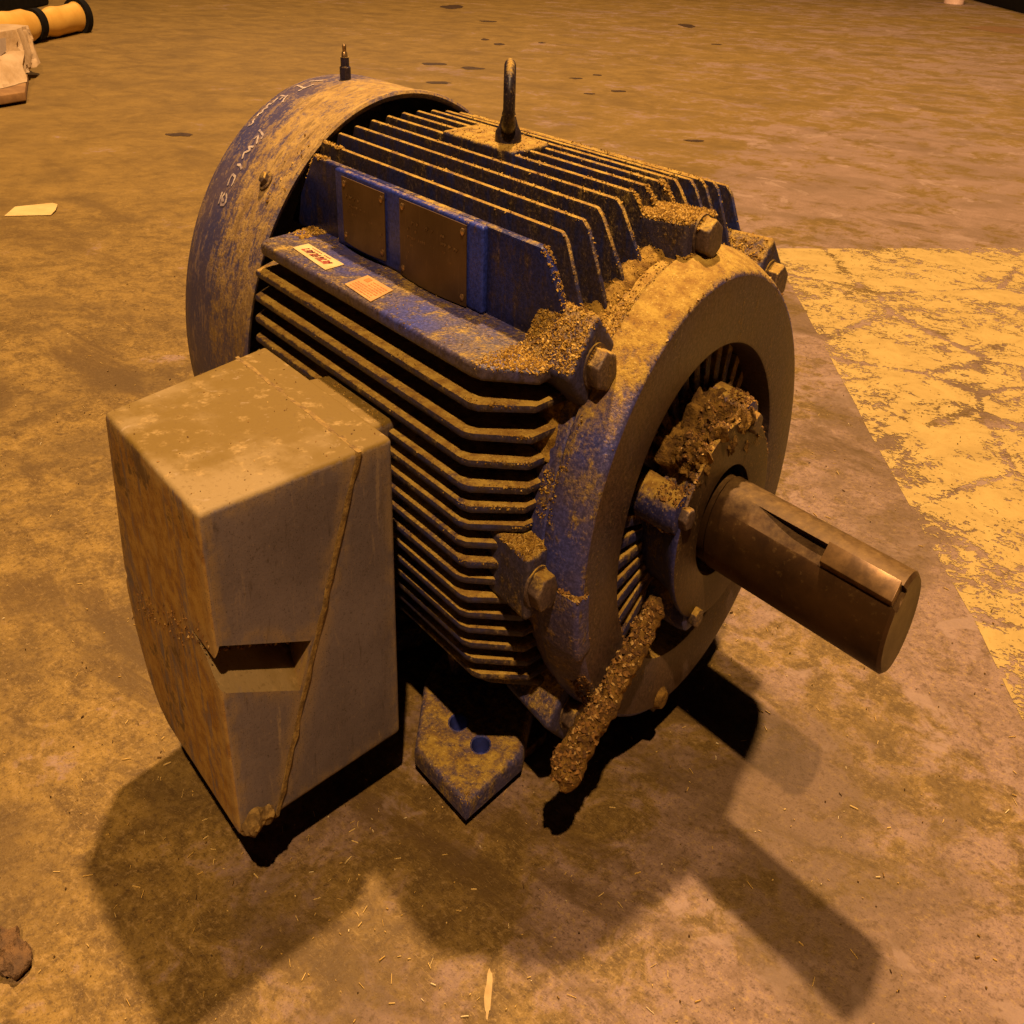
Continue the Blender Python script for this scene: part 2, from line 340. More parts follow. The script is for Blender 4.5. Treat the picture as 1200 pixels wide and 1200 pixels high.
M['plank'] = mat_plain('plank', (0.30, 0.16, 0.05), (0.20, 0.10, 0.03), 12, .8)
M['pink'] = mat_plain('pale_plastic', (0.80, 0.55, 0.42), (0.74, 0.48, 0.34), 20, .5)
M['bark'] = mat_plain('bark', (0.09, 0.05, 0.022), (0.17, 0.09, 0.03), 60, .9, 0, .8, .004)

# ------------------------------------------------------------------ mesh helpers
H = 0.2794
def bm_from(verts, faces):
    bm = bmesh.new()
    vs_ = [bm.verts.new(v) for v in verts]
    for f in faces:
        try: bm.faces.new([vs_[i] for i in f])
        except ValueError: pass
    bmesh.ops.recalc_face_normals(bm, faces=bm.faces[:])
    return bm
def add_box(bm, x0, x1, y0, y1, z0, z1):
    v = [bm.verts.new(p) for p in ((x0, y0, z0), (x1, y0, z0), (x1, y1, z0), (x0, y1, z0), (x0, y0, z1), (x1, y0, z1), (x1, y1, z1), (x0, y1, z1))]
    for f in ((3, 2, 1, 0), (4, 5, 6, 7), (0, 1, 5, 4), (1, 2, 6, 5), (2, 3, 7, 6), (3, 0, 4, 7)): bm.faces.new([v[i] for i in f])
def box(x0, x1, y0, y1, z0, z1):
    bm = bmesh.new(); add_box(bm, x0, x1, y0, y1, z0, z1); return bm
def hexa(p):   # 8 points: bottom ring, top ring
    return bm_from(p, ((3, 2, 1, 0), (4, 5, 6, 7), (0, 1, 5, 4), (1, 2, 6, 5), (2, 3, 7, 6), (3, 0, 4, 7)))
def prism(poly, f, a, b):
    """extrude a 2-D polygon between offsets a and b; f(u, v, w) gives the 3-D point"""
    n = len(poly)
    v = [f(u, q, a) for u, q in poly] + [f(u, q, b) for u, q in poly]
    fc = [tuple(range(n))[::-1], tuple(range(n, 2 * n))] + [(i, (i + 1) % n, n + (i + 1) % n, n + i) for i in range(n)]
    return bm_from(v, fc)
def revolve(prof, n=96, a0=0, a1=360, closed=False, cy=0.0, cz=H):
    full = abs(a1 - a0 - 360) < 1e-6
    m = n if full else n + 1
    V, F = [], []
    for k in range(m):
        a = R(a0 + (a1 - a0) * k / n)
        for x, r in prof: V.append((x, cy + r * math.cos(a), cz + r * math.sin(a)))
    p = len(prof)
    for k in range(n):
        k2 = (k + 1) % m
        for j in range(p - 1 if not closed else p):
            j2 = (j + 1) % p
            F.append((k * p + j, k * p + j2, k2 * p + j2, k2 * p + j))
    bm = bm_from(V, F)
    bmesh.ops.remove_doubles(bm, verts=bm.verts[:], dist=1e-6)
    if closed and not full:
        for k in (0, n): 
            pass
    bmesh.ops.holes_fill(bm, edges=[e for e in bm.edges if e.is_boundary], sides=400) if (closed and not full) else None
    bmesh.ops.recalc_face_normals(bm, faces=bm.faces[:])
    return bm
def tube(path, radii, n=16, cap=True):
    path = [Vector(p) for p in path]; V, F = [], []
    up = Vector((0.13, 0.2, 1)).normalized()
    for i, p in enumerate(path):
        d = (path[min(i + 1, len(path) - 1)] - path[max(i - 1, 0)]).normalized()
        a = d.cross(up)
        if a.length < .1: a = d.cross(Vector((1, 0, 0)))
        a.normalize(); b = d.cross(a)
        r = radii[i] if isinstance(radii, (list, tuple)) else radii
        for k in range(n):
            t = 2 * math.pi * k / n
            V.append(p + (a * math.cos(t) + b * math.sin(t)) * r)
    for i in range(len(path) - 1):
        for k in range(n):
            k2 = (k + 1) % n
            F.append((i * n + k, i * n + k2, (i + 1) * n + k2, (i + 1) * n + k))
    if cap: F += [tuple(range(n))[::-1], tuple(range((len(path) - 1) * n, len(path) * n))]
    return bm_from(V, F)
def disp(bm, amp, scale, seed=0.0, amp2=0.0, scale2=1.0):
    bm.normal_update()
    mv = []
    for v in bm.verts:
        p = v.co * scale + Vector((seed, seed * .7, seed * 1.3))
        d = amp * noise.noise(p)
        if amp2: d += amp2 * noise.noise(v.co * scale2 + Vector((seed, 0, 3)))
        mv.append((v, v.normal * d))
    for v, d in mv: v.co += d
def sub(bm, n):
    bmesh.ops.subdivide_edges(bm, edges=bm.edges[:], cuts=n, use_grid_fill=True)

def lumpy_tube(path, r0, n=28, m=90, seed=0, a1=.004, a2=.0022, grow=0.0):
    P = [Vector(p) for p in path]; pts = []
    for i in range(m):
        t_ = i / (m - 1) * (len(P) - 1); k = min(int(t_), len(P) - 2); pts.append(P[k].lerp(P[k + 1], t_ - k))
    rr_ = [r0 * (1 + grow * (i / m - .5) + .16 * noise.noise(Vector((i * .17, seed, 0)))) * (1 if 3 < i < m - 4 else (.62 + .38 * min(i, m - 1 - i) / 4)) for i in range(m)]
    bm = tube(pts, rr_, n); disp(bm, a1, 60, seed, a2, 190); return bm

TRUE = []        # plain-metre polygons of the motor, for settling dirt on it
def obj(name, bm, mat, parent=None, bevel=0.0, seg=2, smooth=38, org=None, collect=False):
    if bevel > 0:
        bm.normal_update()
        ed = [e for e in bm.edges if len(e.link_faces) == 2 and e.calc_face_angle(0) > R(28)]
        bmesh.ops.bevel(bm, geom=ed, offset=bevel, segments=seg, profile=.5, affect='EDGES', clamp_overlap=True)
    bmesh.ops.recalc_face_normals(bm, faces=bm.faces[:])
    if collect:
        bm.verts.index_update()
        TRUE.append(([v.co.copy() for v in bm.verts], [[v.index for v in f.verts] for f in bm.faces]))
    o0 = Vector((0, 0, 0))
    p = parent
    while p is not None:
        o0 += p.location; p = p.parent
    if parent is None and org is not None: o0 = S(org)
    for v in bm.verts: v.co = S(v.co) - o0
    me = bpy.data.meshes.new(name)
    bm.to_mesh(me); bm.free()
    if smooth:
        me.shade_smooth(); me.set_sharp_from_angle(angle=R(smooth))
    me.materials.append(M[mat])
    o = bpy.data.objects.new(name, me); COL.objects.link(o)
    if parent is not None: o.parent = parent
    elif org is not None: o.location = S(org)
    return o
def thing(name, label, cat, loc=(0, 0, 0), group=None):
    o = bpy.data.objects.new(name, None); COL.objects.link(o)
    o.empty_display_size = .1
    o.location = S(loc); o['label'] = label; o['category'] = cat
    if group: o['group'] = group
    return o
def tag(o, label, cat, group=None):
    o['label'] = label; o['category'] = cat
    if group: o['group'] = group
    return o
def boolean(bm, cut):
    """difference of two bmeshes"""
    ms = []
    for b in (bm, cut):
        bmesh.ops.recalc_face_normals(b, faces=b.faces[:])
        me = bpy.data.meshes.new('tmp'); b.to_mesh(me); b.free()
        o = bpy.data.objects.new('tmp', me); COL.objects.link(o); ms.append(o)
    md = ms[0].modifiers.new('b', 'BOOLEAN'); md.operation = 'DIFFERENCE'; md.object = ms[1]; md.solver = 'EXACT'
    dg = bpy.context.evaluated_depsgraph_get()
    me = bpy.data.meshes.new_from_object(ms[0].evaluated_get(dg))
    r = bmesh.new(); r.from_mesh(me)
    for o in ms:
        m = o.data; bpy.data.objects.remove(o); bpy.data.meshes.remove(m)
    bpy.data.meshes.remove(me)
    return r
def pol(x, r, a): return Vector((x, r * math.cos(R(a)), H + r * math.sin(R(a))))

# ================================================================== THE SETTING
bm = bmesh.new()
bmesh.ops.create_grid(bm, x_segments=8, y_segments=8, size=45)
fl = obj('concrete_floor', bm, 'floor', smooth=0); fl['kind'] = 'structure'

# worn yellow floor paint: its own thin sheet on the concrete
YP = [(-0.665, 1.79), (0.64, 0.30), (2.64, 1.87), (1.28, 4.18)]
def sheet(pts, n=40):
    A, B, C_, D = [Vector(p) for p in pts]; V, F = [], []
    for i in range(n + 1):
        for j in range(n + 1):
            a = A.lerp(B, i / n); b = D.lerp(C_, i / n); p = a.lerp(b, j / n)
            V.append((p.x, p.y, .0006))
    for i in range(n):
        for j in range(n):
            F.append((i * (n + 1) + j, (i + 1) * (n + 1) + j, (i + 1) * (n + 1) + j + 1, i * (n + 1) + j + 1))
    return V, F
V, F = sheet(YP)
V = [(x + .007 * noise.noise(Vector((x * 6, y * 6, 1))) , y + .007 * noise.noise(Vector((x * 6, y * 6, 5))), z) for x, y, z in V]
yp = obj('floor_paint', bm_from(V, F), 'yellow', smooth=0); yp['kind'] = 'structure'
at = yp.data.attributes.new('edge', 'FLOAT', 'POINT')
for i in range(len(V)):
    a, b = divmod(i, 41); at.data[i].value = min(1, min(b, a, 40 - a) / 3.0)

def stain(px, py, rx, ry, rot, seed, mat='stain', name='oil_stain'):
    n = 22; V = [(px, py, .0012)]
    for k in range(n):
        a = 2 * math.pi * k / n
        rr = 1 + .42 * noise.noise(Vector((math.cos(a) * 1.7 + seed, math.sin(a) * 1.7, seed * 2)))
        u, v = rx * rr * math.cos(a), ry * rr * math.sin(a)
        V.append((px + u * math.cos(rot) - v * math.sin(rot), py + u * math.sin(rot) + v * math.cos(rot), .0012))
    o = obj(name, bm_from(V, [(0, 1 + k, 1 + (k + 1) % n) for k in range(n)]), mat, fl, smooth=0)
for i, (px, py, rx, ry) in enumerate([(-3.30, .885, .07, .03), (-4.18, 3.15, .085, .05), (-3.90, 3.26, .085, .05), (-3.61, 2.73, .075, .04), (-4.63, 4.22, .05, .06), (-4.9, 4.3, .035, .06), (-4.5, 4.6, .03, .04),
        (-7.03, 5.73, .12, .2), (-5.84, 5.18, .09, .05), (-3.2, 3.82, .035, .025), (-3.2, 3.6, .045, .025), (-4.55, 6.8, .07, .16), (-3.6, 5.9, .05, .03), (-2.8, 3.28, .035, .02), (-2.75, 3.5, .05, .03), (-1.7, 2.83, .05, .02)]):
    stain(px, py, rx, ry, .8, i * 1.37)
stain(-2.35, 9.9, .5, .35, .8, 77.0, 'stain2')
stain(.262, -.372, .022, .0035, 2.35, 5.0, 'stain3', 'pale_scrape')

# ================================================================== THE MOTOR
motor = thing('electric_motor', 'large blue finned electric motor caked in sawdust with bare shaft end', 'electric motor')
BX0, BX1 = -.345, .15            # barrel
RC = .213
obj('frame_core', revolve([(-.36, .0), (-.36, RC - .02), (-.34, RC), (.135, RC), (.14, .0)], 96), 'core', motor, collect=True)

TOPY = [-.165 + .0275 * i for i in range(13)]
def ztop(y): return .5405 - .82 * y * y
for i, y in enumerate(TOPY):
    zt = ztop(y); zb = H + math.sqrt(RC * RC - y * y) - .012
    wall = i == 0
    zf = max(H + math.sqrt(.226 ** 2 - y * y) - .004, .455)
    if wall: zb = .440; zf = .468
    jit = random.uniform(-.004, .004)
    poly = [(-.395, zb), (-.326 if wall else -.352, zt), (.1015 + jit, zt), (.110 + jit, zt - .006), (.141, zf), (.146, zb)]
    th = .0034 if not wall else .0055
    bm = prism(poly, lambda u, v, w_: (u, w_, v), y - th, y + th)
    obj('top_fin', bm, 'wall' if wall else 'fin_top', motor, .0026, 2, collect=True)

SIDEZ = [.4145, .390, .3685, .348, .3315, .315, .298, .281, .263, .246, .2275, .210, .192, .174, .156, .138]
def yout(z): return .274 - (.62 if z > H else 1.4) * (z - H) ** 2 - (.014 if z < .15 else 0)
for s in (-1, 1):
    # the broad topmost side fin (the ledge with the stickers)
    yo = .257
    poly = [(-.335, .158), (-.335, yo - .012), (-.325, yo), (.092, yo), (.106, yo - .003), (.150, .216), (.150, .158)]
    obj('ledge', prism(poly, lambda u, v, w_: (u, s * v, w_), .434, .446), 'ledge' if s < 0 else 'fin_side', motor, .0035, 3, collect=True)
    for z in SIDEZ:
        yo = yout(z); yi = math.sqrt(max(RC * RC - (z - H) ** 2, .01)) - .012
        jit = random.uniform(-.004, .004)
        poly = [(-.385, yi), (-.335, yo), (.094 + jit, yo), (.104 + jit, yo - .004), (.147, yo - .046), (.152, yi)]
        obj('side_fin', prism(poly, lambda u, v, w_: (u, s * v, w_), z - .0040, z + .0034), 'fin_side', motor, .003, 2, collect=True)

# dirt packed into the fin roots at the drive end
bm = revolve([(.096, .200), (.108, .2175), (.130, .2225), (.147, .2215), (.152, .2190), (.152, .200)], 200, 24, 156, closed=True)
bmesh.ops.subdivide_edges(bm, edges=[e for e in bm.edges if e.calc_length() > .008], cuts=2, use_grid_fill=True)
disp(bm, .006, 40, 8, .004, 150)
obj('packed_dirt', bm, 'dustfill', motor, smooth=70, collect=True)
# frame end ring, end bell
obj('frame_end', revolve([(.118, .19), (.126, .208), (.140, .2165), (.152, .2195), (.1640, .2200), (.1662, .2180), (.1662, .19)], 120), 'bell', motor, collect=True)
bell = obj('end_bell', revolve([(.168, .18), (.168, .2205), (.171, .2235), (.183, .2225), (.197, .2185), (.2105, .2135), (.2155, .2105), (.2172, .2075), (.2175, .2050)], 144), 'bell', motor, smooth=60, collect=True)
obj('flange_face', revolve([(.2172, .2075), (.2178, .204), (.2178, .1535), (.2165, .1508), (.213, .1500), (.150, .1460), (.150, .02)], 144), 'bellface', bell, smooth=30, collect=True)
for k in range(34):
    a = 360 * k / 34 + 3
    d = Vector((0, math.cos(R(a)), math.sin(R(a)))); t = Vector((0, -math.sin(R(a)), math.cos(R(a))))
    c = Vector((0, 0, H)); p = []
    for xx, fk in ((.150, 0), (.196, 1)):
        for rr_, sg in ((.080, -1), (.1478, -1), (.1478, 1), (.080, 1)):
            th = .0070 if not fk else .0058
            p.append(c + Vector((xx - (.012 if (fk and rr_ > .1) else 0), 0, 0)) + d * rr_ + t * (sg * th))
    obj('bell_rib', hexa(p), 'rib', bell, .0018, 2, collect=True)
# raised pad on the rim, bottom boss
def rim_pad(a0, a1, r0, r1, x0, x1, n=10):
    prof = [(x0, r0), (x0, r1 - .001), (x1 - .004, r1 - .006), (x1, r1 - .009), (x1, r0)]
    return revolve(prof, n, a0, a1, closed=True)
obj('rim_pad', rim_pad(180.5, 197, .200, .2265, .170, .2195), 'bell', bell, .0012, 2, collect=True)
obj('drain_boss', revolve([(.20, .0), (.20, .012), (.218, .0125), (.224, .009), (.225, 0)], 16, cy=-.035, cz=H - .198), 'caked', bell)

# bearing cap
cap = obj('bearing_cap', revolve([(.150, .086), (.160, .0835), (.200, .079), (.228, .0835), (.2375, .0905), (.243, .0935), (.248, .0945), (.2496, .0932)], 120), 'cap', motor, smooth=60, collect=True)
obj('cap_face', revolve([(.2496, .0932), (.2503, .0915), (.2503, .0545), (.2495, .0525), (.205, .0520), (.205, .02)], 120), 'capface', cap, smooth=30, collect=True)
def hexbolt(x0, x1, r, cen, rot, parent, mat='bolt', dome=.0025):
    V, F = [], []
    rings = [(x0, r), (x1 - dome * .6, r), (x1, r * .86)]
    for x, q in rings:
        for k in range(6):
            a = R(60 * k + rot); V.append((x, cen.y + q * math.cos(a), cen.z + q * math.sin(a)))
    for j in range(2):
        for k in range(6): F.append((j * 6 + k, j * 6 + (k + 1) % 6, (j + 1) * 6 + (k + 1) % 6, (j + 1) * 6 + k))
    F += [tuple(range(12, 18)), tuple(range(6))[::-1]]
    return obj('bolt', bm_from(V, F), mat, parent, .0012, 2, collect=True)
for a in (157, 67, -23, -113):
    c = pol(0, .0915, a)
    e = obj('bolt_boss', revolve([(.195, .0), (.195, .021), (.236, .0195), (.2455, .0170), (.2470, .0135), (.2472, .0)], 24, cy=c.y, cz=c.z), 'cap', cap, collect=True)
    hexbolt(.2465, .2575, .0102, c, 17 + a, cap)

# lugs with through bolts, eight round the frame end
for k in range(8):
    a = 45 * k
    d = Vector((0, math.cos(R(a)), math.sin(R(a)))); t = Vector((0, -math.sin(R(a)), math.cos(R(a)))); c = Vector((0, 0, H))
    wt = .0275
    pts = []
    ro_ = .262 if k % 2 else .250
    for x, ro, wd in ((.098, ro_ - .006, wt + .0035), (.1765, ro_, wt + .002)):
        pts.append([c + Vector((x, 0, 0)) + d * rr_ + t * (sg * wd) for rr_, sg in ((.190, -1), (ro, -1), (ro, 1), (.190, 1))])
    lb = hexa(pts[0] + pts[1])
    lg = obj('lug', lb, 'lug', motor, .006, 4, collect=True)
    hexbolt(.176, .1935, .0165, c + d * .2345, 11 * k + 8, lg)
    obj('washer', revolve([(.175, 0), (.175, .0185), (.1780, .0180), (.1782, 0)], 20, cy=(c + d * .2345).y, cz=(c + d * .2345).z), 'bolt', lg)

# shaft with keyway
KA = 124
kd = Vector((0, math.cos(R(KA)), math.sin(R(KA)))); kt = Vector((0, -math.sin(R(KA)), math.cos(R(KA)))); kc = Vector((0, 0, H))
RS = .0429
sh = revolve([(.20, 0), (.20, RS - .002), (.2515, RS - .0015), (.2535, RS), (.4555, RS), (.4587, RS - .003), (.4587, 0)], 128)
kp = [(.280, .0445), (.2825, .0429), (.290, .0425), (.299, .0413), (.311, .0392), (.325, .0366), (.342, .0346), (.36, .0340), (.47, .0340), (.47, .06), (.28, .06)]
cut = prism(kp, lambda u, v, w_: tuple(kc + Vector((u, 0, 0)) + kd * v + kt * w_), -.0103, .0103)
sh = boolean(sh, cut)
shaft = obj('shaft', sh, 'steel', motor, smooth=30, collect=True)
bm = hexa([kc + Vector((x, 0, 0)) + kd * r_ + kt * w_ for r_ in (.0348, .0488) for x, w_ in ((.380, -.0099), (.4545, -.0099), (.4545, .0099), (.380, .0099))])
obj('shaft_key', bm, 'key', shaft, .0008, 2)

# fan cover at the rear
prof = [(-.3545, .2765), (-.3535, .2795), (-.3560, .2825), (-.3600, .2830), (-.366, .2812), (-.42, .2806), (-.530, .2806), (-.556, .2775), (-.575, .2690), (-.590, .2540), (-.598, .2350), (-.600, .2150), (-.600, .02)]
inner = [(-.594, .02), (-.594, .212), (-.585, .247), (-.555, .271), (-.42, .2745), (-.356, .2745)]
cover = obj('fan_cover', revolve(prof + inner, 144, closed=True), 'cover', motor, smooth=32, collect=True)
for a in (134, 46, -46, -134):
    c = pol(-.412, .281, a); d = (c - pol(-.412, 0, a)).normalized()
    b1 = tube([c - d * .003, c + d * .002, c + d * .0022], [.0115, .0115, .009], 14)
    sc = obj('cover_screw', b1, 'bolt', cover)
    obj('screw_head', tube([c + d * .001, c + d * .008, c + d * .0095], [.0075, .0072, .005], 6), 'bolt', cover)
# grease fitting on the cover
g = obj('grease_fitting', tube([(-.488, -.008, .553), (-.488, -.008, .573), (-.488, -.008, .5745), (-.488, -.008, .584)], [.0085, .0085, .0066, .0066], 12), 'eye', cover)
obj('nipple', tube([(-.488, -.008, .583), (-.488, -.008, .5885), (-.488, -.008, .590), (-.488, -.008, .596), (-.488, -.008, .598)], [.0052, .0045, .003, .0032, .0015], 10), 'rivet', cover)

# chalk handwriting: strokes on the curved cover, (distance along shaft, degrees round the axis)
CH = [[(-0.5365, 103.5), (-0.52, 103.9), (-0.511, 103.8), (-0.508, 100.8)], [(-0.5134, 106.0), (-0.5116, 103.3)], [(-0.5271, 100.0), (-0.5099, 97.1)], [(-0.5216, 108.9), (-0.519, 110.5), (-0.5132, 112.2)], [(-0.5379, 109.8), (-0.519, 109.6)], [(-0.526, 110.1), (-0.5254, 111.5)], [(-0.5363, 110.9), (-0.5354, 112.3), (-0.5325, 113.2)], [(-0.5339, 113.7), (-0.5409, 113.9), (-0.5403, 114.9), (-0.5336, 115.5), (-0.5399, 116.1), (-0.5346, 117.5), (-0.5411, 118.0), (-0.5388, 119.0)], [(-0.5379, 119.9), (-0.5385, 120.8), (-0.5327, 121.3), (-0.5346, 122.0), (-0.5415, 122.5)], [(-0.5042, 122.7), (-0.485, 123.7), (-0.4843, 124.8)], [(-0.4966, 124.2), (-0.4862, 126.5)], [(-0.4966, 124.2), (-0.5012, 125.6)], [(-0.4883, 127.5), (-0.5006, 128.0), (-0.491, 128.7), (-0.5024, 129.9), (-0.4974, 131.5)], [(-0.5019, 133.3), (-0.4942, 133.1), (-0.4852, 133.8)], [(-0.5006, 135.9), (-0.4904, 136.2), (-0.4889, 137.7), (-0.4901, 138.6)], [(-0.4999, 138.9), (-0.5022, 137.2), (-0.5006, 135.9)], [(-0.5061, 140.8), (-0.5052, 142.0), (-0.5043, 143.7)], [(-0.494, 140.7), (-0.4887, 141.6), (-0.4876, 142.7)], [(-0.5022, 141.9), (-0.4931, 142.7)], [(-0.4979, 140.8), (-0.5017, 142.0), (-0.497, 143.7), (-0.4887, 143.3), (-0.4863, 142.2)]]
def cover_r(x):
    for (x0, r0), (x1, r1) in zip(prof[5:], prof[6:]):
        if x1 <= x <= x0: return r0 + (r1 - r0) * (x0 - x) / (x0 - x1)
    return .2806
bm = bmesh.new()
for s in CH:
    pts = []
    for (xa, aa), (xb, ab) in zip(s, s[1:]):
        for q in range(5):
            f_ = q / 5; pts.append((xa + (xb - xa) * f_, aa + (ab - aa) * f_))
    pts.append(s[-1])
    row = []
    for i, (x, a) in enumerate(pts):
        x2, a2 = pts[min(i + 1, len(pts) - 1)]; x1, a1 = pts[max(i - 1, 0)]
        tx, ta = x2 - x1, (a2 - a1) * R(1) * .28; L = math.hypot(tx, ta) or 1
        nx, na = -ta / L, tx / L
        hw = .0016 * (1 + .4 * noise.noise(Vector((i * .9, x * 90, a))))
        row.append([bm.verts.new(pol(x + sg * nx * hw, cover_r(x) + .0007, a + sg * na * hw / .28 / R(1))) for sg in (-1, 1)])
    for p0, p1 in zip(row, row[1:]): bm.faces.new((p0[0], p0[1], p1[1], p1[0]))
o = obj('chalk_writing', bm, 'chalk', cover, smooth=0); o['kind'] = 'stuff'

# lifting eye with its flat pad
pad = obj('eye_pad', box(-.222, -.085, -.034, .034, .50, .5430), 'fin_top', motor, .004, 3, collect=True)
ec = Vector((-.128, 0, .583)); ed_ = Vector((-.72, .69, 0)).normalized()
ring = []
for k in range(41):
    a = 2 * math.pi * k / 40
    ring.append(ec + ed_ * (.0265 * math.cos(a)) + Vector((0, 0, .0265 * math.sin(a))))
eye = obj('lifting_eye', tube(ring, [.0076 + .0015 * (math.sin(2 * math.pi * k / 40 + math.pi) > .6) for k in range(41)], 16, cap=False), 'eye', motor)
obj('eye_shank', tube([(-.128, 0, .540), (-.128, 0, .551), (-.128, 0, .557), (-.128, 0, .566)], [.0175, .0170, .0125, .009], 20), 'eye', eye)

# nameplates on the wall fin
yw = -.165 - .006
wb = obj('nameplate_boss', box(-.262, .022, yw - .0075, yw + .002, .446, .5185), 'panel', motor, .003, 3, collect=True)
def plate(x0, x1, z0, z1, bend):
    n = 8; y0 = yw - .0085; V, F = [], []
    for side in (0, 1):
        for i in range(n + 1):
            for j in range(n + 1):
                u, v = i / n, j / n
                b = bend * (1 - v) ** 2 * math.sin(math.pi * u)
                V.append((x0 + (x1 - x0) * u, y0 - .0012 * side - b, z0 + (z1 - z0) * v))
    N = (n + 1) * (n + 1)
    for i in range(n):
        for j in range(n):
            a = i * (n + 1) + j; q = (a, a + n + 1, a + n + 2, a + 1)
            F.append(q); F.append(tuple(N + k for k in q[::-1]))
    edge = [i * (n + 1) for i in range(n + 1)] + [n * (n + 1) + j for j in range(1, n + 1)] + [i * (n + 1) + n for i in range(n - 1, -1, -1)] + [j for j in range(n - 1, 0, -1)]
    for a, b in zip(edge, edge[1:] + edge[:1]): F.append((a, b, N + b, N + a))
    return bm_from(V, F), y0
for (x0, x1, z0, z1, bd) in ((-.243, -.152, .4525, .5140, .004), (-.122, -.002, .4475, .5155, .005)):
    bm, y0 = plate(x0, x1, z0, z1, bd)
    pl = obj('nameplate', bm, 'brass', motor, smooth=30)
    for px in (x0 + .006, x1 - .006):
        for pz in (z0 + .007, z1 - .006):
            c = Vector((px, y0 - .001, pz))
            obj('rivet', tube([c + Vector((0, .001, 0)), c + Vector((0, -.0014, 0)), c + Vector((0, -.0024, 0))], [.0034, .003, .0012], 10), 'rivet', pl)
    # worn, no longer readable stamped lines
    bm = bmesh.new()
    small = x1 - x0 < .1
    for r_ in range(4 if small else 7):
        z = z1 - .018 - r_ * (.0075 if small else .0066); x = x0 + (.010 if small else .013) + (.006 * r_ if small else 0)
        while x < (x0 + .035 + .016 * r_ if small else x1 - .016):
            l_ = random.uniform(.0015, .0035)
            if random.random() < (.8 if small else .3): add_box(bm, x, x + l_ * .35, y0 - .0022, y0 - .001, z, z + random.uniform(.0012, .003)); add_box(bm, x + l_ * .35, x + l_, y0 - .0021, y0 - .001, z + random.uniform(0, .0015), z + .0021)
            x += l_ + .0012
    so = obj('stamped_lines', bm, 'print_faint', pl, smooth=0)

# stickers on the ledge
zl = .4462
def sticker(c, mat, h=.0008):
    A, B, C_, D = [Vector((x, y, 0)) for x, y in c]
    V = [(p.x, p.y, zl) for p in (A, B, C_, D)] + [(p.x, p.y, zl + h) for p in (A, B, C_, D)]
    return hexa([Vector(v) for v in V]), (lambda u, v: A.lerp(B, u).lerp(D.lerp(C_, u), v))
bm, f1 = sticker([(-.281, -.2345), (-.192, -.2420), (-.192, -.2150), (-.280, -.2120)], 'label')
s1 = obj('warning_label', bm, 'label', motor, smooth=0)
def strip(bm, f, u0, u1, v0, v1, sl=0.0, h=.0011):
    P = [f(u0, v0), f(u1, v0), f(u1 + sl, v1), f(u0 + sl, v1)]
    bm.faces.new([bm.verts.new((p.x, p.y, zl + h)) for p in P])
bm = bmesh.new(); u = .14
for k in range(9):      # bold slanted lettering, too worn to read
    strip(bm, f1, u, u + .022, .24, .66, .045); strip(bm, f1, u + .02, u + .062, .24 + .12 * (k % 3), .36 + .12 * (k % 3), .012)
    strip(bm, f1, u + .03, u + .068, .56, .66, .012)
    if k % 2: strip(bm, f1, u + .045, u + .065, .24, .62, .04)
    u += .082
strip(bm, f1, .2, .48, .80, .84); strip(bm, f1, .55, .72, .80, .84)
obj('lettering', bm, 'red', s1, smooth=0)
bm, f2 = sticker([(-.142, -.2475), (-.083, -.2520), (-.092, -.2140), (-.146, -.2120)], 'label2')
s2 = obj('instruction_label', bm, 'label2', motor, smooth=0)
bm = bmesh.new()
strip(bm, f2, .14, .30, .66, .90)
for r_ in range(7):
    u = .40 if r_ > 3 else .1
    while u < .86:
        l_ = random.uniform(.03, .12); strip(bm, f2, u, min(u + l_, .92), .10 + r_ * .115, .135 + r_ * .115); u += l_ + .03
obj('lettering', bm, 'orange', s2, smooth=0)

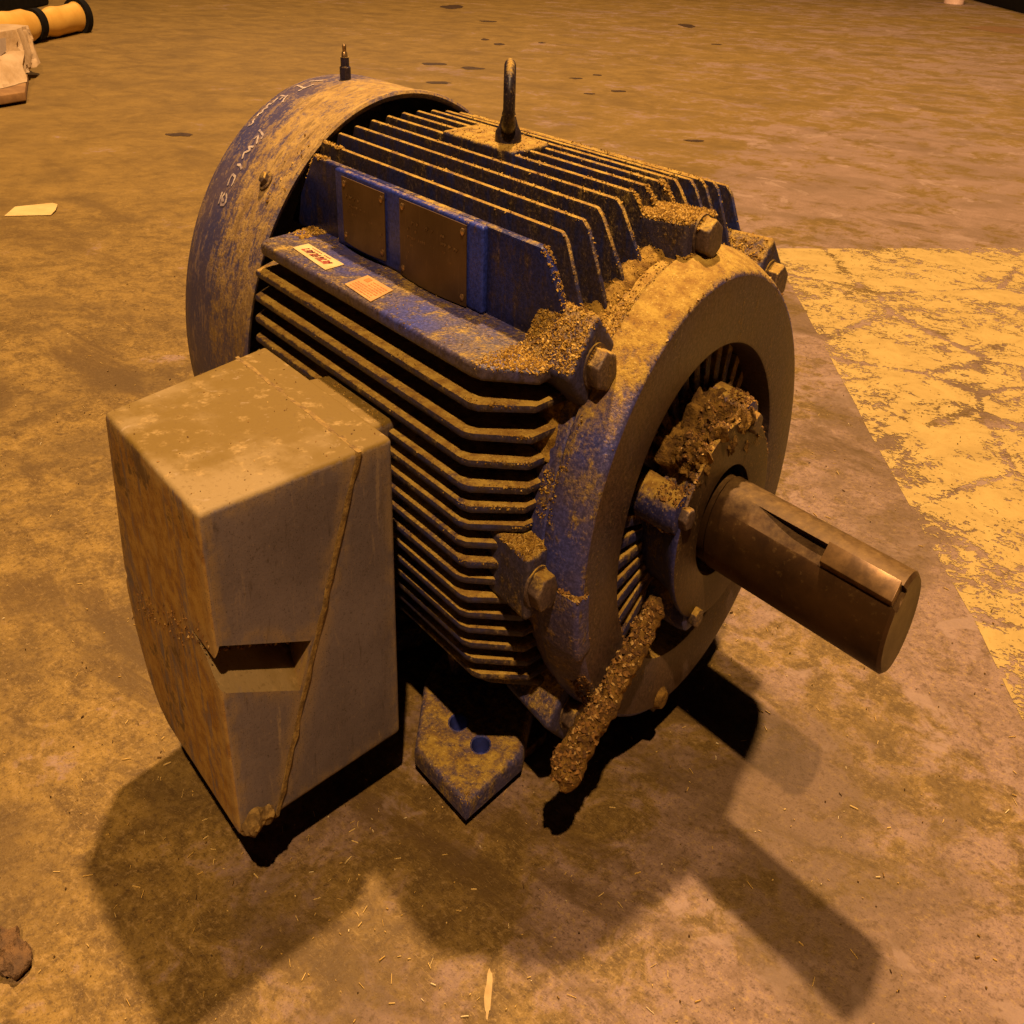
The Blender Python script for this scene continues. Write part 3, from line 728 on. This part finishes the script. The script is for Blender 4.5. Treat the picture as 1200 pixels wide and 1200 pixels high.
# feet: four, each a plate with a web up to the frame
for sx_ in (1, -1):
    for sy_ in (-1, 1):
        x0, x1 = (.012, .119) if sx_ > 0 else (-.322, -.214)
        P = lambda x, y, z: Vector((x, sy_ * y, z))
        zt = .0350
        fp = [(x0 + .006, .279), (x1, .279), (x1, .184), (x1 - .046, .115), (x0 - .10, .115), (x0 - .080, .176), (x0 - .064, .208)]
        if sx_ < 0: fp = [(x0 + x1 - q[0], q[1]) for q in fp]
        pl = prism(fp, lambda u, v, w_: (u, sy_ * v, w_), .0135, zt)
        bmesh.ops.recalc_face_normals(pl, faces=pl.faces[:])
        bmesh.ops.bevel(pl, geom=[e for e in pl.edges if abs(e.verts[0].co.z - e.verts[1].co.z) < 1e-6 and e.verts[0].co.z > .02], offset=.007, segments=3, profile=.5, affect='EDGES')
        ft = pl
        if sy_ < 0:
            for hx, hy in ((x0 + .0175, .2145), (x0 + .0615, .2145)):
                cb = tube([(hx, -hy, -.01), (hx, -hy, .06)], .0125, 28)
                ft = boolean(ft, cb)
        foot = obj('foot', ft, 'foot', motor, 0, 2, collect=True)
        if sy_ < 0:
            for hx, hy in ((x0 + .0175, .2145), (x0 + .0615, .2145)):
                lb = revolve([(.0140, 0), (.0140, .0119), (.0342, .0119), (.0356, .0134), (.0351, .0138)], 28, cy=0, cz=0)
                for v in lb.verts: v.co = Vector((hx + v.co.y, -hy + v.co.z, v.co.x))
                obj('hole_lining', lb, 'holeblue', foot)
        obj('shim', hexa([P(x0 + .012, .262, .002), P(x1 - .016, .262, .002), P(x1 - .016, .12, .002), P(x0 + .012, .12, .002), P(x0 + .012, .262, .0136), P(x1 - .016, .262, .0136), P(x1 - .016, .12, .0136), P(x0 + .012, .12, .0136)]), 'caked', foot)
        bm = hexa([P(x0 - .05, .120, zt - .002), P(x1 - .046, .120, zt - .002), P(x1 - .046, .04, zt - .002), P(x0 - .05, .04, zt - .002), P(x0 - .02, .190, .19), P(x1 - .006, .190, .19), P(x1 - .006, .10, .19), P(x0 - .02, .10, .19)])
        obj('web', bm, 'foot', foot, .004, 2, collect=True)
        gx = x0 - .052
        bm = hexa([P(gx, .170, zt - .001), P(gx + .014, .170, zt - .001), P(gx + .014, .10, zt - .001), P(gx, .10, zt - .001), P(gx, .20, .15), P(gx + .014, .20, .15), P(gx + .014, .12, .15), P(gx, .12, .15)])
        obj('gusset', bm, 'foot', foot, .003, 2, collect=True)
# terminal box on the near side: drafted base wedge, cover wedge, gasket between
XF_o, XF_i, XB_o, XB_i = .009, .027, -.215, -.237     # front / back x at the outboard and inboard faces
YO, YI, ZT, ZB = -.5095, -.306, .3765, .0715
def bx(y, front):
    t_ = (y - YO) / (YI - YO)
    return (XF_o + (XF_i - XF_o) * t_) if front else (XB_o + (XB_i - XB_o) * t_)
sT, sB = (-.346, ZT), (-.468, ZB)                      # seam, top and bottom (y, z)
def wedge(poly):
    return bm_from([(bx(y, False), y, z) for y, z in poly] + [(bx(y, True), y, z) for y, z in poly],
                   [tuple(range(len(poly))), tuple(range(len(poly), 2 * len(poly)))[::-1]] + [(i, (i + 1) % len(poly), len(poly) + (i + 1) % len(poly), len(poly) + i) for i in range(len(poly))])
tb = wedge([(sT[0] + .0008, ZT), (YI, ZT), (YI, ZB + .004), (sB[0] + .0008, ZB)])
def seam_bevel(b, off):
    bmesh.ops.recalc_face_normals(b, faces=b.faces[:])
    def on(v): return abs((v.co.y - sT[0]) - (v.co.z - sT[1]) * (sB[0] - sT[0]) / (sB[1] - sT[1])) < .004
    e1 = [e for e in b.edges if not (on(e.verts[0]) and on(e.verts[1])) and e.calc_face_angle(0) > R(28)]
    bmesh.ops.bevel(b, geom=e1, offset=off, segments=4, profile=.5, affect='EDGES')
def bulge(b):
    pl_ = [.355, .33, .30, .27, .245, .225, .2155, .208, .200, .190, .175, .150, .125, .105, .092, .083, .077]
    for z in pl_:
        bmesh.ops.bisect_plane(b, geom=b.verts[:] + b.edges[:] + b.faces[:], dist=1e-6, plane_co=(0, 0, z), plane_no=(0, 0, 1))
    for x in (-.16, -.10):
        bmesh.ops.bisect_plane(b, geom=b.verts[:] + b.edges[:] + b.faces[:], dist=1e-6, plane_co=(x, 0, 0), plane_no=(1, 0, 0))
    key = [(.0715, .060), (.077, .040), (.085, .012), (.105, -.010), (.125, -.022), (.150, -.034), (.190, -.041), (.200, -.040), (.208, -.031), (.2155, -.036), (.245, -.030), (.30, -.016), (.376, 0)]
    for v in b.verts:
        if v.co.x > -.06: continue
        z = v.co.z; d_ = 0
        for (z0, d0), (z1, d1) in zip(key, key[1:]):
            if z0 <= z <= z1: d_ = d0 + (d1 - d0) * (z - z0) / (z1 - z0)
        if z < .0715: d_ = .06
        w_ = min(1, max(0, (-v.co.x - .06) / .15)) * min(1, max(0, (YI - v.co.y) / (YI - YO)) * 1.3)
        v.co.x += d_ * w_ * .8
        if v.co.x < -.15 and z < .2: v.co.y -= .0
seam_bevel(tb, .005)
bulge(tb)
tbox = obj('terminal_box', tb, 'boxbase', motor, smooth=32, collect=True)
cv = wedge([(YO, ZT), (sT[0] - .0008, ZT), (sB[0] - .0008, ZB), (YO, ZB)])
seam_bevel(cv, .0052)
bulge(cv)
# slot across the front of the cover: square to the seam, sloping floor
sd = Vector((0, sB[0] - sT[0], sB[1] - sT[1])).normalized(); so_ = Vector((0, sd.z, -sd.y))   # outboard, slightly up
p0 = Vector((0, -.4115, .2275))
slot = [(.05, 0), (-.062, 0), (-.062, .010), (-.02, .020), (.020, .048), (.05, .048)]
ct = prism(slot, lambda u, v, w_: tuple(p0 + sd * v + so_ * w_ + Vector((u, 0, 0))), 0.0, .1005)
cv = boolean(cv, ct)
cover_o = obj('box_cover', cv, 'boxcover', tbox, smooth=32, collect=True)
gk = wedge([(sT[0] - .0022, ZT + .0001), (sT[0] + .0024, ZT + .0001), (sB[0] + .0024, ZB - .001), (sB[0] - .0022, ZB - .001)])
sub(gk, 24)
for v in gk.verts:
    t_ = (v.co.z - ZB) / (ZT - ZB)
    v.co.x += .0018 if v.co.x > -.1 else -.0018
    v.co += Vector((noise.noise(v.co * 90) * .0022, noise.noise(v.co * 75 + Vector((5, 0, 0))) * .0022, noise.noise(v.co * 80) * .0008))
bulge(gk)
obj('gasket', gk, 'gasket', tbox, smooth=60)
obj('mounting_pad', hexa([Vector(p) for p in ((-.20, YI - .002, .20), (-.055, YI - .002, .20), (-.06, -.22, .20), (-.20, -.22, .15), (-.165, YI - .002, .3640), (-.022, YI - .002, .3640), (-.035, -.22, .3560), (-.160, -.22, .3560))]), 'boxbase', tbox, .007, 4, collect=True)
# broken corner and rust scale on the cover
bm = bmesh.new(); bmesh.ops.create_icosphere(bm, subdivisions=4, radius=1)
for v in bm.verts: v.co = Vector((.007 + v.co.x * .017, -.489 + v.co.y * .021, .082 + v.co.z * .010))
disp(bm, .006, 70, 3, .004, 220)
obj('broken_corner', bm, 'gasket', tbox)

# ------------------------------------------------------------------ caked dirt
pipe = obj('grease_pipe', lumpy_tube([(.2285, -.086, .225), (.232, -.125, .196), (.232, -.165, .166), (.2265, -.200, .138), (.222, -.232, .104)], .0138, seed=4, grow=.42, a1=.0055, a2=.0032), 'caked', motor, smooth=80, collect=True)
bm = revolve([(.168, .094), (.185, .1015), (.215, .1015), (.235, .100), (.246, .097), (.2475, .093), (.2475, .07), (.168, .07)], 90, 48, 138, closed=True)
bmesh.ops.subdivide_edges(bm, edges=[e for e in bm.edges if e.calc_length() > .008], cuts=6, use_grid_fill=True)
bmesh.ops.triangulate(bm, faces=bm.faces[:])
disp(bm, .016, 48, 2, .010, 125); disp(bm, .005, 330, 5)
dirtcap = obj('caked_dirt', bm, 'caked', cap, smooth=80, collect=True)
bm = revolve([(.150, .080), (.150, .112), (.170, .110), (.190, .098), (.195, .080)], 70, 30, 150, closed=True)
bmesh.ops.subdivide_edges(bm, edges=[e for e in bm.edges if e.calc_length() > .010], cuts=2, use_grid_fill=True)
disp(bm, .012, 45, 9, .006, 130)
obj('caked_dirt', bm, 'caked', cap, smooth=80, collect=True)

# fallen crumbs: dropped from above on to the built surfaces
Vt, Ft = [], []
for vs_, fs in TRUE:
    b = len(Vt); Vt += vs_; Ft += [[b + i for i in f] for f in fs]
bvh = BVHTree.FromPolygons(Vt, Ft)
OCT = [Vector(p) for p in ((1, 0, 0), (-1, 0, 0), (0, 1, 0), (0, -1, 0), (0, 0, 1), (0, 0, -1))]
OF = ((0, 2, 4), (2, 1, 4), (1, 3, 4), (3, 0, 4), (2, 0, 5), (1, 2, 5), (3, 1, 5), (0, 3, 5))
def crumb_mesh(pts):
    V, F = [], []
    for p, s in pts:
        b = len(V); a = random.uniform(0, 6.28); c_, s_ = math.cos(a), math.sin(a)
        e = (random.uniform(.6, 1.6), random.uniform(.5, 1.1), random.uniform(.5, 1.0))
        tl = random.uniform(-.5, .5)
        for q in OCT:
            x, y, z = q.x * e[0] * s, q.y * e[1] * s, q.z * e[2] * s
            x *= random.uniform(.7, 1.2); z = z * random.uniform(.7, 1.2) + x * tl
            V.append((p.x + x * c_ - y * s_, p.y + x * s_ + y * c_, p.z + z))
        F += [tuple(b + i for i in f) for f in OF]
    bm = bmesh.new(); me = bpy.data.meshes.new('t'); me.from_pydata(V, [], F); bm.from_mesh(me); bpy.data.meshes.remove(me)
    return bm
def drop(n, x0, x1, y0, y1, dens, s0, s1, z0=.7, nzmin=.2):
    out = []
    for _ in range(n):
        x, y = random.uniform(x0, x1), random.uniform(y0, y1)
        h, nn, _i, _d = bvh.ray_cast(Vector((x, y, z0)), Vector((0, 0, -1)))
        if h is None or abs(nn.z) < nzmin: continue
        if random.random() > dens(h): continue
        s = s0 + (s1 - s0) * random.random() ** 2.2
        out.append((h + Vector((0, 0, s * .25)), s))
    return out
def nz_(p, sc, o=0): return .5 + .5 * noise.noise(p * sc + Vector((o, o, o)))
pts = []
# top of the frame, heavy towards the drive end and the middle
pts += drop(42750, -.34, .165, -.16, .20, lambda h: max(0, min(1, (h.x + .42) * 1.3)) * (.25 + .75 * (h.y > -.12)) * (nz_(h, 22) ** 2) * 1.5 * (1 if h.z > .42 else .5), 0.00045, 0.00159)
pts += drop(19950, .095, .172, -.25, .16, lambda h: (.95 * nz_(h, 30, 4) + .1) if h.z < .476 else .06, 0.00049, 0.00191)
pts += drop(7410, .100, .180, -.232, -.15, lambda h: .55 * nz_(h, 40, 7) if h.z > .38 else .2, 0.00053, 0.00201)
pts += drop(4275, .095, .180, -.03, .035, lambda h: .9, 0.00053, 0.00223)
pts += drop(8550, .09, .175, -.285, -.20, lambda h: .55 if .2 < h.z < .34 else .2, 0.00040, 0.00127)
pts += drop(14820, -.33, .13, -.285, -.17, lambda h: (.9 * nz_(h, 26, 2) ** 3) * (0.25 if h.z > .43 else 1), 0.00036, 0.00127)
pts += drop(3705, -.40, -.30, -.21, -.12, lambda h: .8 if h.z > .42 and h.x > -.35 else .03, 0.00067, 0.00265)
pts += drop(4275, -.30, .12, -.28, -.10, lambda h: .22 if h.z < .06 else 0, 0.00040, 0.00117, .10)
o = obj('sawdust', crumb_mesh(pts), 'crumb', motor, smooth=0); o['kind'] = 'stuff'
pts = drop(3200, .17, .25, -.10, .10, lambda h: .9 if h.z < .42 else 0, .0008, .0026)
pts += drop(2600, .195, .245, -.25, -.075, lambda h: .9 if math.hypot(h.y + .16, h.z - .17) < .16 else 0, .0010, .0034, .30)
pts += drop(500, .215, .2205, -.21, .21, lambda h: .25, .0008, .0018)
pts += drop(900, -.24, .02, -.52, -.30, lambda h: .35 * nz_(h, 30) ** 2, .0006, .0013)
o = obj('dirt_crumbs', crumb_mesh(pts), 'crumbdark', motor, smooth=0); o['kind'] = 'stuff'
# rust scale round the slot and down the outboard face of the cover
pts = []
for _ in range(150):
    t_ = random.random(); x = .004 - t_ * .215; z = .262 - t_ * .070 + random.gauss(0, .008)
    pts.append((Vector((x, YO - .0003, z)), random.uniform(.0006, .0018)))
for _ in range(120):
    w_ = random.uniform(0, .10); p = p0 + so_ * w_ + sd * .016 + Vector((-.022 + random.uniform(-.006, .01), 0, 0)); pts.append((p, random.uniform(.001, .003)))
o = obj('rust_scale', crumb_mesh(pts), 'crumbdark', tbox, smooth=0); o['kind'] = 'stuff'

# ================================================================== ON THE FLOOR
def floor_bits(n, xr, yr, l0, l1, w0, mat, name, label, cat, dens=None):
    V, F = [], []
    for _ in range(n):
        x, y = random.uniform(*xr), random.uniform(*yr)
        if dens and random.random() > dens(x, y): continue
        a = random.uniform(0, 6.28); l = l0 + (l1 - l0) * random.random() ** 3; wd = w0 * random.uniform(.5, 1.3)
        b = len(V); tz = random.uniform(0, .0006)
        for u, v, z in ((-1, -1, .0006), (1, -1, .0006 + tz), (1, 1, .0006 + tz), (-1, 1, .0006), (-.9, -.6, .0006 + wd), (.9, -.6, .0006 + wd + tz), (.9, .6, .0006 + wd + tz), (-.9, .6, .0006 + wd)):
            U, W_ = u * l * .5, v * wd * .5
            V.append(S((x + U * math.cos(a) - W_ * math.sin(a), y + U * math.sin(a) + W_ * math.cos(a), z)))
        for f in ((3, 2, 1, 0), (4, 5, 6, 7), (0, 1, 5, 4), (1, 2, 6, 5), (2, 3, 7, 6), (3, 0, 4, 7)): F.append(tuple(b + i for i in f))
    me = bpy.data.meshes.new(name); me.from_pydata(V, [], F); me.materials.append(M[mat])
    o = bpy.data.objects.new(name, me); COL.objects.link(o); o['kind'] = 'stuff'; o['label'] = label; o['category'] = cat
    return o
near = lambda x, y: min(1, .12 + .9 * math.exp(-((x - .05) ** 2 + (y + .35) ** 2) / .12))
floor_bits(9000, (-1.6, 1.0), (-1.0, 1.2), .0015, .011, .0009, 'straw', 'straw_bits', 'pale sawdust and straw bits strewn over the concrete', 'sawdust', near)
floor_bits(1300, (-1.8, 1.1), (-1.0, 1.6), .0012, .006, .0014, 'grit', 'floor_grit', 'dark grit scattered over the concrete floor', 'grit')

# bark chip at the lower left
bm = bmesh.new(); bmesh.ops.create_icosphere(bm, subdivisions=4, radius=1)
for v in bm.verts: v.co = Vector((-.112 + v.co.x * .030 + v.co.y * .010, -.724 + v.co.y * .019, .006 + v.co.z * .0065))
disp(bm, .008, 60, 1, .004, 190)
for v in bm.verts: v.co.z = max(v.co.z, .0012)
tag(obj('bark_chip', bm, 'bark', org=(-.112, -.724, 0)), 'dark brown bark chip lying on the concrete at lower left', 'bark chip')

# paper tag
PT = [(-2.576, -.068), (-2.487, .056), (-2.52, .083), (-2.566, .104), (-2.597, .096), (-2.658, -.011)]
bm = prism([(x, y) for x, y in PT], lambda u, v, w_: (u, v, w_ + .12 * max(0, v - .05)), .001, .0022)
tag(obj('paper_tag', bm, 'paper', org=(-2.6, 0, 0), smooth=0), 'pale yellow paper tag lying flat on the floor behind the motor', 'paper tag')

# --- far left: tied yellow roll, sack on a plank, black crate
roll = thing('tarpaulin_roll', 'yellow rolled tarpaulin tied with black straps at far upper left', 'tarpaulin roll', (-6.4, 1.05, 0))
a_, b_ = Vector((-5.90, .47, .105)), Vector((-6.98, 1.70, .085))
path = [a_.lerp(b_, k / 30) for k in range(31)]
def rr_roll(k):
    t_ = k / 30
    return .100 - .025 * t_ - .02 * math.sin(min(1, max(0, (t_ - .55) / .2)) * math.pi) + (.02 if t_ > .95 else 0)
bm = tube(path, [rr_roll(k) for k in range(31)], 28); disp(bm, .012, 7, 2)
obj('roll', bm, 'rollyellow', roll, smooth=60)
for t_ in (.62, .97, .12):
    k = int(t_ * 30)
    bm = tube([a_.lerp(b_, t_ - .022), a_.lerp(b_, t_ + .022)], [rr_roll(k) + .014, rr_roll(k + 0) + .014], 28)
    obj('strap', bm, 'black', roll)
crate = hexa([Vector(p) for p in ((-8.25, 1.38, .002), (-9.05, 2.08, .002), (-10.6, 1.2, .002), (-9.6, .2, .002), (-8.25, 1.38, .5), (-9.05, 2.08, .5), (-10.6, 1.2, .5), (-9.6, .2, .5))])
tag(obj('black_crate', crate, 'black', bevel=.02, org=(-9.7, 1.3, 0)), 'black crate behind the yellow roll in the far left corner', 'crate')
sack = thing('paper_sack', 'crumpled pale paper sack slumped on a brown plank at upper left', 'sack', (-4.9, .45, 0))
def crumple(b, amp, sc_, seed):
    for v in b.verts:
        p = v.co.copy()
        v.co += Vector((noise.noise(p * sc_ + Vector((seed, 0, 0))), noise.noise(p * sc_ + Vector((9, seed, 0))), .5 * noise.noise(p * sc_ + Vector((0, 4, seed))))) * amp
        f_ = 1 - min(1, abs(noise.noise(p * 7 + Vector((3, seed, 3)))) * 7)
        v.co += Vector((-.5, -.3, 0)) * .05 * f_
        if v.co.z < .048: v.co.z = .048
bm = hexa([Vector(p) for p in ((-4.55, .02, .048), (-4.90, .70, .048), (-5.25, .87, .048), (-5.6, .3, .048), (-4.62, .02, .205), (-5.00, .68, .215), (-5.32, .84, .20), (-5.6, .3, .21))])
sub(bm, 11); crumple(bm, .035, 6, 2)
obj('sack_body', bm, 'bag', sack, smooth=24)
bm = hexa([Vector(p) for p in ((-4.46, .36, .047), (-4.66, .60, .047), (-4.74, .62, .047), (-4.72, .30, .047), (-4.60, .34, .13), (-4.84, .66, .15), (-4.95, .70, .14), (-4.80, .30, .14))])
sub(bm, 6); crumple(bm, .03, 9, 7)
obj('folded_flap', bm, 'bag', sack, smooth=24)
bm = bm_from([Vector((-4.615, .12, .195)).lerp(Vector((-4.93, .66, .20)), a).lerp(Vector((-4.58, .12, .12)).lerp(Vector((-4.90, .66, .12)), a), b) + Vector((.035, .018, .004)) for a, b in ((.45, 0), (.85, .0), (.82, .6), (.66, 1.0), (.5, .6))], [(0, 1, 2, 3, 4)])
obj('printed_panel', bm, 'sackprint', sack, smooth=0)
bm = hexa([Vector(p) for p in ((-4.28, .10, .012), (-4.40, .53, .012), (-4.95, .70, .012), (-5.2, .0, .012), (-4.28, .10, .046), (-4.40, .53, .046), (-4.95, .70, .046), (-5.2, .0, .046))])
tag(obj('plank', bm, 'plank', bevel=.004, org=(-4.8, .3, 0)), 'brown plank lying under the crumpled sack', 'plank')
# --- far right: pale pot and plain black block for the dark band at the floor edge
bm = revolve([(0, 0), (0, .13), (.30, .15), (.30, 0)], 28, cy=0, cz=0)
for v in bm.verts: v.co = Vector((-4.02 + v.co.y, 12.62 + v.co.z, v.co.x + .002))
tag(obj('plastic_pot', bm, 'pink', org=(-4.02, 12.6, 0)), 'pale pinkish plastic pot standing at the far edge of the floor', 'pot')
bm = hexa([Vector(p) for p in ((-4.13, 13.65, .002), (-2.35, 11.35, .002), (-.6, 12.9, .002), (-2.6, 15.6, .002), (-4.13, 13.65, .6), (-2.35, 11.35, .6), (-.6, 12.9, .6), (-2.6, 15.6, .6))])
tag(obj('black_block', bm, 'black', bevel=.01, org=(-2.4, 13, 0)), 'black cabinet at the far upper right corner', 'block')
